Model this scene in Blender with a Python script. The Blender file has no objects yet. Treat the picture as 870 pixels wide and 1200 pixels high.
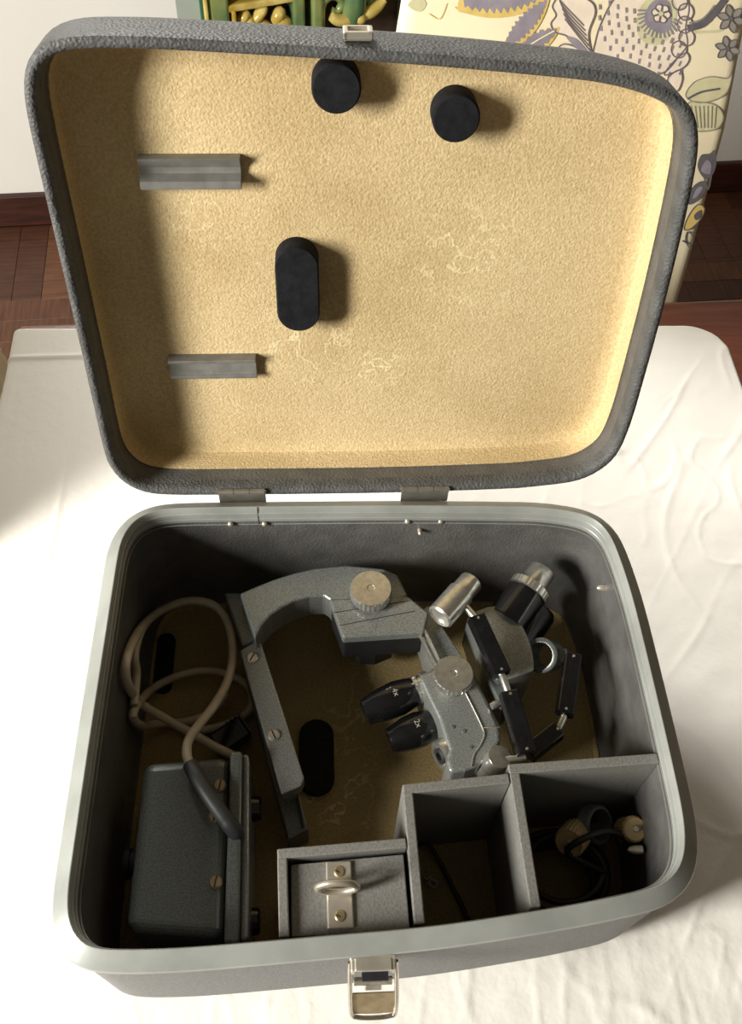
import bpy, bmesh, math, random
import numpy as np
from mathutils import Vector, Matrix, noise
random.seed(4)
scene = bpy.context.scene
col = scene.collection
PI = math.pi

# ------------------------------------------------------------------ camera
F = 1120.0                       # focal length in pixels of the 870x1200 frame
LIP = .160                       # height of the case rim lip above the cloth
cam_d = bpy.data.cameras.new('camera')
cam = bpy.data.objects.new('camera', cam_d); col.objects.link(cam)
cam.location = (-.0401, -.3193, .6992 + LIP)
cam.rotation_euler = tuple(math.radians(a) for a in (35.3896, -1.8575, -2.3166))
cam_d.sensor_fit = 'VERTICAL'; cam_d.sensor_height = 24; cam_d.lens = F / 1200 * 24
cam_d.clip_start = .01; cam_d.clip_end = 50
scene.camera = cam
RM = cam.rotation_euler.to_matrix(); CP = cam.location.copy()

# ------------------------------------------------------------------ light
scene.view_settings.view_transform = 'Standard'
scene.view_settings.look = 'None'
scene.view_settings.exposure = 0.0
scene.view_settings.gamma = 1.0
scene.view_settings.use_curve_mapping = False
world = bpy.data.worlds.new('room_light'); scene.world = world
world.use_nodes = True
bg = world.node_tree.nodes['Background']
bg.inputs[0].default_value = (1.0, .85, .63, 1); bg.inputs[1].default_value = .10

def area_light(name, pos, target, sx, sy, watts, color, spread=180):
    l = bpy.data.lights.new(name, 'AREA'); l.shape = 'RECTANGLE'; l.size = sx; l.size_y = sy
    l.energy = watts; l.color = color; l.spread = math.radians(spread)
    o = bpy.data.objects.new(name, l); col.objects.link(o); o.location = pos
    o.rotation_euler = (Vector(target) - Vector(pos)).to_track_quat('-Z', 'Y').to_euler()
    return o
area_light('window_daylight_left', (-2.05, -.86, 1.05), (0, .05, .2), .42, 1.1, 140, (1, .97, .90))
area_light('added_back_light', (-.45, 1.60, 1.25), (.62, .28, 0), .5, .5, 8.5, (1, .97, .92), 66)  # area light added before the back wall to whiten the cloth's right rear

# ------------------------------------------------------------------ coordinates
def ray(x, y):
    return RM @ Vector(((x - 435) / F, (600 - y) / F, -1))
def at(x, y, z):
    d = ray(x, y); return CP + d * ((z - CP.z) / d.z)
def aty(x, y, Y):
    d = ray(x, y); return CP + d * ((Y - CP.y) / d.y)
LANG = math.radians(102.4237); LROLL = math.radians(.4209)
HY = .1942; HZ = LIP + .0014
LN = Vector((0, -math.sin(LANG), -math.cos(LANG)))
def lidp(u, v, w=0):
    uu = u * math.cos(LROLL) - v * math.sin(LROLL); vv = v * math.cos(LROLL) + u * math.sin(LROLL)
    return Vector((uu, HY - vv * math.cos(LANG), HZ + vv * math.sin(LANG))) + LN * w

# ------------------------------------------------------------------ materials
def lin(c):
    return tuple((v / 255 / 12.92 if v / 255 <= .04045 else ((v / 255 + .055) / 1.055) ** 2.4) for v in c) + (1,)
def mat(name, c1, c2=None, scale=40, rough=.5, metal=0., bump=0., bscale=300, btype='noise', stretch=None,
        detail=4, lo=.35, hi=.65, spec=.5, dist=.002, coat=0, sheen=0):
    m = bpy.data.materials.new(name); m.use_nodes = True
    nt = m.node_tree; N = nt.nodes; L = nt.links
    b = N['Principled BSDF']
    b.inputs['Roughness'].default_value = rough; b.inputs['Metallic'].default_value = metal
    b.inputs['Specular IOR Level'].default_value = spec
    if coat: b.inputs['Coat Weight'].default_value = coat; b.inputs['Coat Roughness'].default_value = .1
    if sheen: b.inputs['Sheen Weight'].default_value = sheen
    tc = N.new('ShaderNodeTexCoord'); src = tc.outputs['Object']
    if stretch:
        mp = N.new('ShaderNodeMapping'); mp.inputs['Scale'].default_value = stretch
        L.new(src, mp.inputs['Vector']); src = mp.outputs['Vector']
    nz = N.new('ShaderNodeTexNoise'); nz.inputs['Scale'].default_value = scale; nz.inputs['Detail'].default_value = detail
    L.new(src, nz.inputs['Vector'])
    cr = N.new('ShaderNodeValToRGB')
    cr.color_ramp.elements[0].position = lo; cr.color_ramp.elements[1].position = hi
    cr.color_ramp.elements[0].color = lin(c1); cr.color_ramp.elements[1].color = lin(c2 or c1)
    L.new(nz.outputs['Fac'], cr.inputs['Fac']); L.new(cr.outputs['Color'], b.inputs['Base Color'])
    if bump:
        if btype == 'noise':
            t = N.new('ShaderNodeTexNoise'); t.inputs['Detail'].default_value = 3; out = t.outputs['Fac']
        else:
            t = N.new('ShaderNodeTexVoronoi'); t.feature = 'SMOOTH_F1'; out = t.outputs['Distance']
        t.inputs['Scale'].default_value = bscale; L.new(src, t.inputs['Vector'])
        bp = N.new('ShaderNodeBump'); bp.inputs['Strength'].default_value = bump; bp.inputs['Distance'].default_value = dist
        L.new(out, bp.inputs['Height']); L.new(bp.outputs['Normal'], b.inputs['Normal'])
    return m
M = {}
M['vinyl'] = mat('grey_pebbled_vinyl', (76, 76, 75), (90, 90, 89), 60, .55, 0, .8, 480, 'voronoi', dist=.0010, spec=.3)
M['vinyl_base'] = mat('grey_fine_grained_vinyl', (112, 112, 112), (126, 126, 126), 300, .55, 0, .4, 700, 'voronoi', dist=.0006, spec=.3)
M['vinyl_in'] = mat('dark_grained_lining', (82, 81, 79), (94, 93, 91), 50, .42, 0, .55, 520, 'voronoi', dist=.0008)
M['rim'] = mat('satin_grey_rim', (150, 153, 148), (168, 171, 166), 25, .38, .25, .05, 60)
M['ham'] = mat('grey_hammertone_paint', (112, 115, 113), (148, 151, 147), 950, .28, .4, .2, 800, dist=.0004, lo=.36, hi=.56, detail=2)
M['hamdark'] = mat('dark_hammertone_paint', (90, 94, 92), (114, 119, 116), 900, .28, .35, .2, 800, dist=.0004, lo=.36, hi=.58, detail=2)
M['silver'] = mat('brushed_aluminium', (205, 203, 196), (228, 226, 218), 200, .28, .9, .04, 500)
M['chrome'] = mat('worn_chrome', (196, 190, 178), (222, 216, 204), 90, .22, .95, .03, 200)
M['nickel'] = mat('matt_nickel', (196, 188, 172), (216, 208, 192), 60, .34, .7, .05, 200)
M['brass'] = mat('dull_brass_screw', (168, 150, 118), (190, 172, 140), 120, .35, .8, 0)
M['bakelite'] = mat('gloss_black_plastic', (14, 14, 15), (22, 22, 24), 60, .16, 0, .03, 60, coat=.3)
M['black'] = mat('matt_black', (20, 21, 23), (30, 31, 34), 60, .6, 0, .1, 300)
M['rubber'] = mat('black_foam_rubber', (19, 19, 21), (30, 30, 33), 130, .9, 0, .25, 500, dist=.0008, spec=.2)
M['hinge'] = mat('dull_steel_hinge', (120, 116, 106), (140, 136, 126), 80, .45, .5)
M['slot'] = mat('dark_slot', (40, 36, 30), None, 60, .6)
M['traywood'] = mat('grey_painted_plywood', (114, 113, 108), (136, 134, 129), 700, .42, .1, .2, 620, dist=.0005, lo=.34, hi=.62, stretch=(1, .6, 1))
M['stripgrey'] = mat('grey_painted_block', (104, 103, 98), (120, 118, 112), 90, .55, 0, .1, 200)
M['cable'] = mat('ivory_rubber_cable', (176, 164, 142), (196, 184, 162), 40, .45, 0, .03, 200)
M['sleeve'] = mat('dark_rubber_sleeve', (52, 54, 55), (64, 66, 67), 60, .5, 0, .1, 200)
M['ivory'] = mat('yellowed_ivory_plastic', (188, 162, 112), (206, 182, 134), 60, .4)
M['cord'] = mat('black_cord', (34, 32, 30), (46, 44, 41), 60, .5)
M['tablewood'] = mat('red_brown_table_wood', (96, 48, 30), (124, 66, 42), 9, .35, 0, .08, 60, stretch=(1, 12, 12))
M['wall'] = mat('white_wall_paint', (238, 235, 229), (243, 240, 234), 3, .8, 0, .05, 120)
M['baseboard'] = mat('dark_baseboard_wood', (52, 26, 18), (72, 38, 26), 8, .4, 0, .05, 60, stretch=(1, 10, 10))
M['plank_a'] = mat('parquet_brown', (80, 47, 30), (104, 65, 42), 10, .5, 0, .1, 50, stretch=(1, 10, 1))
M['plank_b'] = mat('parquet_dark', (66, 37, 24), (88, 52, 34), 10, .5, 0, .1, 50, stretch=(1, 10, 1))
M['plank_c'] = mat('parquet_light', (92, 56, 36), (116, 75, 49), 10, .5, 0, .1, 50, stretch=(1, 10, 1))
M['cream'] = mat('cream_slipcover_cloth', (236, 222, 186), (242, 230, 196), 6, .85, 0, .12, 700, dist=.0006, sheen=.1)
M['beige'] = mat('beige_slipcover_cloth', (214, 200, 172), (222, 208, 180), 6, .85, 0, .12, 700, dist=.0006)
M['cloth'] = mat('white_tablecloth_cotton', (240, 236, 227), (245, 241, 233), 5, .85, 0, .25, 60, dist=.003, sheen=.1)
M['glaze_green'] = mat('green_ceramic_glaze', (62, 104, 74), (140, 152, 92), 14, .18, 0, .1, 30, coat=.4)
M['glaze_dkgreen'] = mat('dark_green_ceramic_glaze', (34, 78, 54), (52, 98, 68), 12, .18, 0, .1, 30, coat=.4)
M['glaze_yellow'] = mat('yellow_ceramic_glaze', (176, 146, 52), (222, 204, 128), 22, .2, 0, .1, 40, coat=.4)
M['hollow_shade'] = mat('hollow_shade_brown', (58, 42, 34), (72, 54, 44), 20, .8)
M['print_violet'] = mat('print_grey_violet', (134, 126, 136), (150, 142, 150), 60, .85)
M['print_grey'] = mat('print_grey', (132, 126, 118), (148, 142, 132), 60, .85)
M['print_dark'] = mat('print_charcoal', (88, 84, 88), (100, 96, 98), 60, .85)
M['print_ochre'] = mat('print_ochre', (208, 178, 96), (220, 192, 116), 60, .85)
M['print_pale'] = mat('print_pale_rose', (226, 210, 190), (234, 219, 200), 60, .85)
M['print_green'] = mat('print_pale_green', (196, 190, 148), (208, 202, 162), 60, .85)
M['print_line'] = mat('print_outline', (112, 102, 104), None, 60, .85)
M['letter'] = mat('white_lettering', (226, 222, 210), None, 60, .6)

def felt(name, c1, c2, scuffs):
    """felt with fine fibre relief, and pale rubbed marks round given places"""
    m = mat(name, c1, c2, 420, .95, 0, .55, 520, lo=.3, hi=.72, dist=.0014)
    nt = m.node_tree; N = nt.nodes; L = nt.links; b = N['Principled BSDF']
    src = b.inputs['Base Color'].links[0].from_socket
    tc = N.new('ShaderNodeTexCoord')
    big = N.new('ShaderNodeTexNoise'); big.inputs['Scale'].default_value = 9; big.inputs['Detail'].default_value = 5
    L.new(tc.outputs['Object'], big.inputs['Vector'])
    mx = N.new('ShaderNodeMixRGB'); mx.blend_type = 'MULTIPLY'
    r0 = N.new('ShaderNodeValToRGB'); r0.color_ramp.elements[0].color = (.80, .77, .70, 1); r0.color_ramp.elements[1].color = (1, 1, 1, 1)
    r0.color_ramp.elements[0].position = .3; r0.color_ramp.elements[1].position = .6
    L.new(big.outputs['Fac'], r0.inputs['Fac']); mx.inputs['Fac'].default_value = 1
    L.new(src, mx.inputs['Color1']); L.new(r0.outputs['Color'], mx.inputs['Color2'])
    out = mx.outputs['Color']
    wob = N.new('ShaderNodeTexNoise'); wob.inputs['Scale'].default_value = 38; wob.inputs['Detail'].default_value = 3
    L.new(tc.outputs['Object'], wob.inputs['Vector'])
    sc = N.new('ShaderNodeMath'); sc.operation = 'SUBTRACT'; sc.inputs[1].default_value = .5
    L.new(wob.outputs['Fac'], sc.inputs[0])
    ab = N.new('ShaderNodeMath'); ab.operation = 'ABSOLUTE'; L.new(sc.outputs[0], ab.inputs[0])
    ln = N.new('ShaderNodeMath'); ln.operation = 'LESS_THAN'; ln.inputs[1].default_value = .012; L.new(ab.outputs[0], ln.inputs[0])
    for (p, rad, amt) in scuffs:
        ds = N.new('ShaderNodeVectorMath'); ds.operation = 'DISTANCE'; ds.inputs[1].default_value = p
        L.new(tc.outputs['Object'], ds.inputs[0])
        mr = N.new('ShaderNodeMapRange'); mr.inputs['From Min'].default_value = rad; mr.inputs['From Max'].default_value = rad * .3
        L.new(ds.outputs['Value'], mr.inputs['Value'])
        mu = N.new('ShaderNodeMath'); mu.operation = 'MULTIPLY'; L.new(mr.outputs[0], mu.inputs[0]); L.new(ln.outputs[0], mu.inputs[1])
        m2 = N.new('ShaderNodeMath'); m2.operation = 'MULTIPLY'; L.new(mu.outputs[0], m2.inputs[0]); m2.inputs[1].default_value = amt
        mm = N.new('ShaderNodeMixRGB'); mm.inputs['Color2'].default_value = lin((238, 222, 178))
        L.new(m2.outputs[0], mm.inputs['Fac']); L.new(out, mm.inputs['Color1']); out = mm.outputs['Color']
    L.new(out, b.inputs['Base Color'])
    return m
M['lidfelt'] = felt('sand_felt_lid_lining', (192, 168, 122), (220, 198, 154),
                    [(tuple(lidp(-.055, .135, -.048)), .055, .6), (tuple(lidp(.08, .21, -.048)), .07, .5),
                     (tuple(lidp(.012, .105, -.048)), .03, .7), (tuple(lidp(-.13, .24, -.048)), .04, .3)])
M['floorfelt'] = felt('brown_shaded_felt_floor', (140, 121, 80), (166, 145, 100), [((-.03, -.03, .008), .05, .3), ((0, .05, .008), .06, .25)])  # the lid's felt made browner, with the case floor's shade in its colour

# ------------------------------------------------------------------ mesh helpers
class MB:
    def __init__(self): self.v = []; self.f = []; self.smooth = []
    def add(self, vs, fs, smooth=False):
        n = len(self.v); self.v += [tuple(p) for p in vs]
        self.f += [tuple(i + n for i in f) for f in fs]; self.smooth += [smooth] * len(fs)
        return self
    def rings(self, rings, closed=True, cap0=True, cap1=True, smooth=True, loop=False):
        k = len(rings[0]); vs = [p for r in rings for p in r]; fs = []
        m = len(rings)
        for i in range(m if loop else m - 1):
            a = i * k; b = ((i + 1) % m) * k
            for j in range(k if closed else k - 1):
                q = (j + 1) % k; fs.append((a + j, a + q, b + q, b + j))
        self.add(vs, fs, smooth)
        n0 = len(self.v) - len(vs)
        if cap0: self.f.append(tuple(n0 + i for i in reversed(range(k)))); self.smooth.append(False)
        if cap1: self.f.append(tuple(n0 + (m - 1) * k + i for i in range(k))); self.smooth.append(False)
        return self
    def box(self, c, sx, sy, sz, R=None):
        R = R or Matrix.Identity(3); c = Vector(c)
        vs = [c + R @ Vector((x * sx / 2, y * sy / 2, z * sz / 2)) for x in (-1, 1) for y in (-1, 1) for z in (-1, 1)]
        return self.add(vs, [(0, 1, 3, 2), (4, 6, 7, 5), (0, 4, 5, 1), (2, 3, 7, 6), (0, 2, 6, 4), (1, 5, 7, 3)])
    def prism(self, poly, z0, z1):
        n = len(poly); vs = [(p[0], p[1], z0) for p in poly] + [(p[0], p[1], z1) for p in poly]
        fs = [tuple(reversed(range(n))), tuple(range(n, 2 * n))] + [(i, (i + 1) % n, n + (i + 1) % n, n + i) for i in range(n)]
        return self.add(vs, fs)
    def lathe(self, a, b, prof, seg=28, smooth=True):
        """prof: (distance along a->b in metres, radius)"""
        a = Vector(a); d = (Vector(b) - a).normalized()
        e = d.orthogonal().normalized(); g = d.cross(e)
        rs = [[a + d * s + (e * math.cos(t) + g * math.sin(t)) * r for t in [2 * PI * i / seg for i in range(seg)]] for s, r in prof]
        return self.rings(rs, smooth=smooth)
    def tube(self, pts, r, seg=12, cap=True):
        pts = [Vector(p) for p in pts]; n = len(pts); rings = []
        up = None
        for i, p in enumerate(pts):
            t = (pts[min(i + 1, n - 1)] - pts[max(i - 1, 0)]).normalized()
            if up is None: up = t.orthogonal().normalized()
            up = (up - t * up.dot(t)).normalized(); w = t.cross(up)
            rr = r[i] if isinstance(r, (list, tuple)) else r
            rings.append([p + (up * math.cos(a) + w * math.sin(a)) * rr for a in [2 * PI * k / seg for k in range(seg)]])
        return self.rings(rings, cap0=cap, cap1=cap)
    def build(self, name, material, parent=None, bevel=0, segs=2):
        me = bpy.data.meshes.new(name); me.from_pydata(self.v, [], self.f)
        bm = bmesh.new(); bm.from_mesh(me); bmesh.ops.recalc_face_normals(bm, faces=bm.faces); bm.to_mesh(me); bm.free()
        me.polygons.foreach_set('use_smooth', self.smooth)
        me.materials.append(material); me.update()
        if any(self.smooth) and len(self.f) < 20000: me.set_sharp_from_angle(angle=.7); me.polygons.foreach_set('use_smooth', self.smooth); me.update()
        o = bpy.data.objects.new(name, me); col.objects.link(o)
        if parent: o.parent = parent; o.matrix_parent_inverse = parent_inv(parent)
        if bevel:
            md = o.modifiers.new('bevel', 'BEVEL'); md.width = bevel; md.segments = segs; md.limit_method = 'ANGLE'; md.angle_limit = .6
            md.harden_normals = False
        return o
def parent_inv(p):
    return Matrix.Identity(4) if p.parent else p.matrix_basis.inverted()
def thing(name, label, cat, loc=(0, 0, 0), group=None):
    o = bpy.data.objects.new(name, None); o.empty_display_size = .02; col.objects.link(o); o.location = loc
    o['label'] = label; o['category'] = cat
    if group: o['group'] = group
    return o
def tag(o, label, cat, group=None):
    o['label'] = label; o['category'] = cat
    if group: o['group'] = group
    return o
def struct(o): o['kind'] = 'structure'; return o
def spline(pts, n=12, closed=False):
    P = [Vector(p) for p in pts]; out = []; m = len(P)
    for i in range(m if closed else m - 1):
        g = (lambda k: P[k % m]) if closed else (lambda k: P[max(0, min(m - 1, k))])
        a, b, c, d = g(i - 1), g(i), g(i + 1), g(i + 2)
        for k in range(n):
            t = k / n
            out.append(.5 * ((2 * b) + (c - a) * t + (2 * a - 5 * b + 4 * c - d) * t * t + (3 * b - a - 3 * c + d) * t ** 3))
    if not closed: out.append(P[-1])
    return out
def rot_from(x, z):
    """3x3 matrix with given local x and (approx) local z"""
    x = Vector(x).normalized(); z = Vector(z); y = z.cross(x).normalized(); z = x.cross(y)
    return Matrix((x, y, z)).transposed()

# ------------------------------------------------------------------ the room
RA = math.radians(4.5)
RR = Matrix.Rotation(RA, 3, 'Z')
WP = Vector((0, 1.82, 0))
FZ = -.75
def room(x, y, z): return WP + RR @ Vector((x, y, 0)) + Vector((0, 0, z))
b = MB(); b.box(room(0, .05, .55), 5.2, .1, 2.6, RR); struct(b.build('wall_back', M['wall']))
b = MB(); b.box(room(0, -.009, FZ + .045), 5.2, .018, .09, RR); struct(b.build('baseboard_back', M['baseboard'], bevel=.004))
b = MB(); b.box(room(0, -1.9, FZ - .03), 5.2, 3.9, .04, RR)
floor = struct(b.build('floor', M['plank_b']))
# parquet blocks in basket squares, each a piece of its own
pl_mesh = {}
def plank_mesh(k):
    if k not in pl_mesh:
        mb = MB(); mb.box((0, 0, 0), .0692, .2792, .012)
        o = mb.build('plank', M[k]); pl_mesh[k] = o.data
        bm = bmesh.new(); bm.from_mesh(o.data)
        bmesh.ops.bevel(bm, geom=[e for e in bm.edges if abs(e.verts[0].co.z + e.verts[1].co.z) > .011 and e.verts[0].co.z > 0], offset=.0006, segments=1, affect='EDGES')
        bm.to_mesh(o.data); bm.free(); bpy.data.objects.remove(o)
    return pl_mesh[k]
S = .28
for i in range(-6, 7):
    for j in range(0, 6):
        if -2 <= i <= 1 and j >= 2: continue        # wholly behind the case and table
        cx, cy = i * S + .1, -S / 2 - j * S - .018
        for k in range(4):
            o = bpy.data.objects.new('plank', plank_mesh(random.choice(('plank_a', 'plank_b', 'plank_c', 'plank_a'))))
            col.objects.link(o); o.parent = floor
            off = (k - 1.5) * .07
            if (i + j) % 2: o.location = room(cx + off, cy, FZ - .006 + random.uniform(-.0006, .0006)); o.rotation_euler = (0, 0, RA)
            else: o.location = room(cx, cy + off, FZ - .006 + random.uniform(-.0006, .0006)); o.rotation_euler = (0, 0, RA + PI / 2)

# ------------------------------------------------------------------ the table
TA = math.radians(2.7); TR = Matrix.Rotation(TA, 3, 'Z')
TT = -.007                                               # top of the wood
table = thing('dining_table', 'red-brown wooden table showing at the right beyond the white cloth', 'table', (.2, .05, FZ))
b = MB(); b.box(Vector((.225, .002, TT - .014)), 1.24, 1.245, .028, TR); b.build('table_top', M['tablewood'], table, bevel=.006)
b = MB(); b.box(Vector((.225, .002, TT - .075)), 1.10, 1.09, .09, TR); b.build('apron', M['tablewood'], table, bevel=.003)
for sx in (-1, 1):
    for sy in (-1, 1):
        p = Vector((.225, .002, 0)) + TR @ Vector((sx * .53, sy * .52, 0))
        b = MB(); b.lathe((p.x, p.y, TT - .12), (p.x, p.y, FZ), [(0, .034), (.08, .034), (.1, .028), (.4, .024), (TT - .12 - FZ, .018)], 16)
        b.build('leg', M['tablewood'], table)

# the cloth: a wrinkled sheet, hanging over the left and front edges
CX0, CX1, CY0, CY1 = -.412, .482, -.60, .583
def ridge(x, y, s, seed):
    n = noise.noise(Vector((x * s, y * s, seed)))
    return max(0, 1 - abs(n) * 5) ** 2
def cloth_height(x, y):
    u = x + .004 * noise.noise(Vector((x * 6, y * 6, 7.7))); v = y
    right = 1 / (1 + math.exp(-(x - .22) * 25)); front = 1 / (1 + math.exp((y + .17) * 30))
    h = .0011 * noise.noise(Vector((x * 7, y * 7, 1.3)))
    mk = min(1, max(0, .4 + 2.2 * noise.noise(Vector((x * 9, y * 9, 21.5))))); mk2 = min(1, max(0, .3 + 2.2 * noise.noise(Vector((x * 12, y * 12, 33.5)))))
    def rg(a, c, sc, sd, k): return max(0, 1 - abs(noise.noise(Vector((a * sc, c * sc, sd)))) * k) ** 2
    h += mk * (.0004 + .0009 * right) * rg(u + .3 * v, (v - .55 * u) * .45, 8, 3.1, 13)
    h += (1 - mk * .7) * (.0002 + .0010 * right) * rg(u * 1.1 - .5 * v, (v * .5 + .2 * u) * .5, 13, 9.4, 10)
    h += mk2 * (.0002 + .0010 * right) * rg(u * .6 + .6 * v, v * .9 - u, 17, 6.4, 9)
    h += .0009 * front * mk * rg(u, v * .22, 15, 5.2, 9) + .0007 * front * rg(u, v * .3, 31, 8.2, 6)
    h += .0005 * noise.noise(Vector((x * 30, y * 30, 4.1))) * (.25 + right + front)
    h += .0020 * math.exp(-((x + .33) / .0022) ** 2) * (.5 + .5 * noise.noise(Vector((0, y * 5, 2))))
    h += .0030 * math.exp(-((y - .535 - .04 * (x + .33)) / .003) ** 2) * (1 if x < 0 else .1)
    return h
nx, ny = 400, 460
vs = []; drop = .22
xs = [-drop + (CX1 - CX0 + drop) * i / nx for i in range(nx + 1)]
ys = [-drop * .8 + (CY1 - CY0 + drop * .8) * j / ny for j in range(ny + 1)]
RB = .012
def fold(s):                                             # s<0 goes over the edge
    if s >= 0: return s, 0
    a = -s / RB
    if a < PI / 2: return -RB * math.sin(a), -RB * (1 - math.cos(a))
    return -RB, -RB + (s + RB * PI / 2)
for j in range(ny + 1):
    for i in range(nx + 1):
        sx, sy = xs[i], ys[j]
        x = CX0 + sx; y = CY0 + sy
        r = .05; dx = x - (CX1 - r); dy = y - (CY1 - r)
        if dx > 0 and dy > 0:
            q = max(dx, dy) / math.hypot(dx, dy); x = CX1 - r + dx * q; y = CY1 - r + dy * q
        fx, zx = fold(sx); fy, zy = fold(sy)
        z = zx + zy
        if sx < 0: x = CX0 + fx - (.012 * math.sin(y * 23) * min(1, -sx / .1)) - .004
        if sy < 0: y = CY0 + fy
        h = cloth_height(CX0 + sx, CY0 + sy)
        inside = 1 if not (abs(x) < .20 and -.16 < y < .17) else 0
        vs.append((x, y, -.0035 + z + max(-.002, min(.0032, h)) * inside))
fs = [(j * (nx + 1) + i, j * (nx + 1) + i + 1, (j + 1) * (nx + 1) + i + 1, (j + 1) * (nx + 1) + i) for j in range(ny) for i in range(nx)]
b = MB(); b.add(vs, fs, True)
cl = b.build('tablecloth', M['cloth']); md = cl.modifiers.new('thick', 'SOLIDIFY'); md.thickness = .0011; md.offset = -1
tag(cl, 'creased white cotton cloth spread over the table under the open case', 'tablecloth')

# ------------------------------------------------------------------ the carrying case
BASE = [(-.0439, -.1924), (-.1234, -.1962), (-.1583, -.1968), (-.1841, -.1961), (-.2023, -.194), (-.2135, -.1876), (-.2211, -.18),
        (-.2275, -.1674), (-.2303, -.1547), (-.2312, -.1381), (-.231, -.1044), (-.2305, -.0407), (-.2294, .0301), (-.2286, .0783),
        (-.2275, .1362), (-.2252, .1503), (-.2172, .1691), (-.2062, .1793), (-.1913, .1866), (-.1742, .1888), (-.1323, .1893),
        (.0147, .1885), (.1313, .1855), (.1582, .1839), (.1845, .1791), (.2016, .1734), (.2141, .1632), (.222, .1492), (.2252, .1377),
        (.2286, .111), (.2312, .0758), (.2322, .0189), (.2325, -.0453), (.2321, -.0934), (.231, -.1124), (.2288, -.1265), (.224, -.1414),
        (.2195, -.1481), (.2134, -.1559), (.2018, -.1635), (.1867, -.1689), (.1551, -.1742), (.1268, -.1784), (.0372, -.1883)]
LID = [(-.2300, .345), (-.2279, .3594), (-.2261, .3654), (-.2221, .3726), (-.2149, .3802), (-.203, .3855), (-.1926, .3872), (-.1545, .3874),
       (-.1185, .386), (-.0467, .3821), (.0332, .3774), (.1233, .3698), (.1563, .366), (.1854, .359), (.198, .3541), (.2132, .3464),
       (.2214, .3362), (.2259, .3254), (.2292, .3085), (.2308, .2806), (.2318, .2372), (.2316, .1748), (.2303, .1261), (.2286, .0777),
       (.2244, .0451), (.2184, .0307), (.2061, .0186), (.1897, .0094), (.1473, .0039), (.1317, .0025), (.0158, .0002), (-.1336, .0015),
       (-.1841, .003), (-.2011, .0062), (-.2136, .0146), (-.2233, .0287), (-.2278, .0461), (-.2283, .0802), (-.2285, .1463), (-.2290, .2012),
       (-.2296, .262), (-.2301, .3)]
def resample(pts, n=220, passes=5):
    P = spline([(x, y, 0) for x, y in pts], 10, True)
    a = np.array([(p.x, p.y) for p in P])
    for _ in range(passes): a = .25 * np.roll(a, 1, 0) + .5 * a + .25 * np.roll(a, -1, 0)
    s = np.linalg.norm(np.roll(a, -1, 0) - a, axis=1); c = np.concatenate([[0], np.cumsum(s)])
    ext = np.vstack([a, a[:1]]); t = np.linspace(0, c[-1], n, endpoint=False)
    r = np.stack([np.interp(t, c, ext[:, k]) for k in (0, 1)], 1)
    for _ in range(3): r = .25 * np.roll(r, 1, 0) + .5 * r + .25 * np.roll(r, -1, 0)
    return r
def inward(r):
    d = np.roll(r, -1, 0) - np.roll(r, 1, 0); d /= np.linalg.norm(d, axis=1)[:, None]
    n = np.stack([-d[:, 1], d[:, 0]], 1)
    area = np.sum(r[:, 0] * np.roll(r[:, 1], -1) - np.roll(r[:, 0], -1) * r[:, 1])
    return n if area > 0 else -n
bo = resample(BASE); bn = inward(bo)
lo_ = resample(LID); ln_ = inward(lo_)
def bring(t, z): return [Vector((x, y, z)) for x, y in bo + bn * t]
def lring(t, w): return [lidp(u, v, w) for u, v in lo_ + ln_ * t]

case = thing('carrying_case', 'open grey vinyl-covered carrying case with felt-lined lid raised at the back', 'case')
b = MB(); b.rings([bring(.016, LIP - .006), bring(.003, LIP - .006), bring(.0035, LIP - .02), bring(.0065, .022), bring(.009, .010), bring(.014, .004), bring(.022, .0015)], cap0=False)
base = b.build('base_shell', M['vinyl_base'], case)
b = MB(); b.rings([bring(t, LIP + z) for t, z in ((.0035, -.004), (.0005, -.0035), (0, -.001), (.0008, .0010), (.0116, .0096), (.0122, .0100), (.0128, .0099), (.0132, .0092),
                    (.0145, .0030), (.0149, .0026), (.0153, -.0040), (.0156, -.0044), (.0158, -.0115), (.0170, -.0115))], cap0=False, cap1=False, smooth=False)
rim = b.build('rim', M['rim'], base)
for p in rim.data.polygons: p.use_smooth = True
e_ = rim.modifiers.new('edges', 'EDGE_SPLIT'); e_.split_angle = .5
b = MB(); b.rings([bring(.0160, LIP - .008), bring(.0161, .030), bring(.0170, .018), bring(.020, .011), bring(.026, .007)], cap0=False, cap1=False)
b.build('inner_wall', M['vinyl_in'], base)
b = MB(); b.rings([bring(.0185, .012), bring(.0205, .0135), bring(.0225, .0125), bring(.024, .010), bring(.03, .0095)], cap0=False)
b.build('felt_floor', M['floorfelt'], base)
FLOOR = .0096

# lid
b = MB(); b.rings([lring(.0098, -.030), lring(.0092, -.0055), lring(.0080, -.0018), lring(.0055, 0), lring(.0030, 0), lring(.0008, -.0016), lring(0, -.005), lring(.0001, -.015),
                    lring(.0004, -.040), lring(.0025, -.050), lring(.007, -.056), lring(.014, -.058)], cap0=False)
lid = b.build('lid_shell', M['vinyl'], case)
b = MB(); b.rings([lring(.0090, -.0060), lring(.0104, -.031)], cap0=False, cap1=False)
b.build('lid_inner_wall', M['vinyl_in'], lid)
b = MB(); b.rings([lring(.0098, -.027), lring(.0114, -.0262), lring(.0120, -.028), lring(.0126, -.040), lring(.0145, -.0455), lring(.019, -.0478), lring(.026, -.048)], cap0=False)
b.build('felt_lining', M['lidfelt'], lid)
def lid_round(u, v, r, h, name):
    b = MB(); b.lathe(lidp(u, v, -.048), lidp(u, v, 0), [(0, r), (h - .002, r), (h - .0006, r * .97), (h, r * .92)], 40)
    return b.build(name, M['rubber'], lid)
lid_round(-.0245, .3455, .0172, .020, 'round_pad')
lid_round(.0598, .3252, .0170, .020, 'round_pad')
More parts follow.
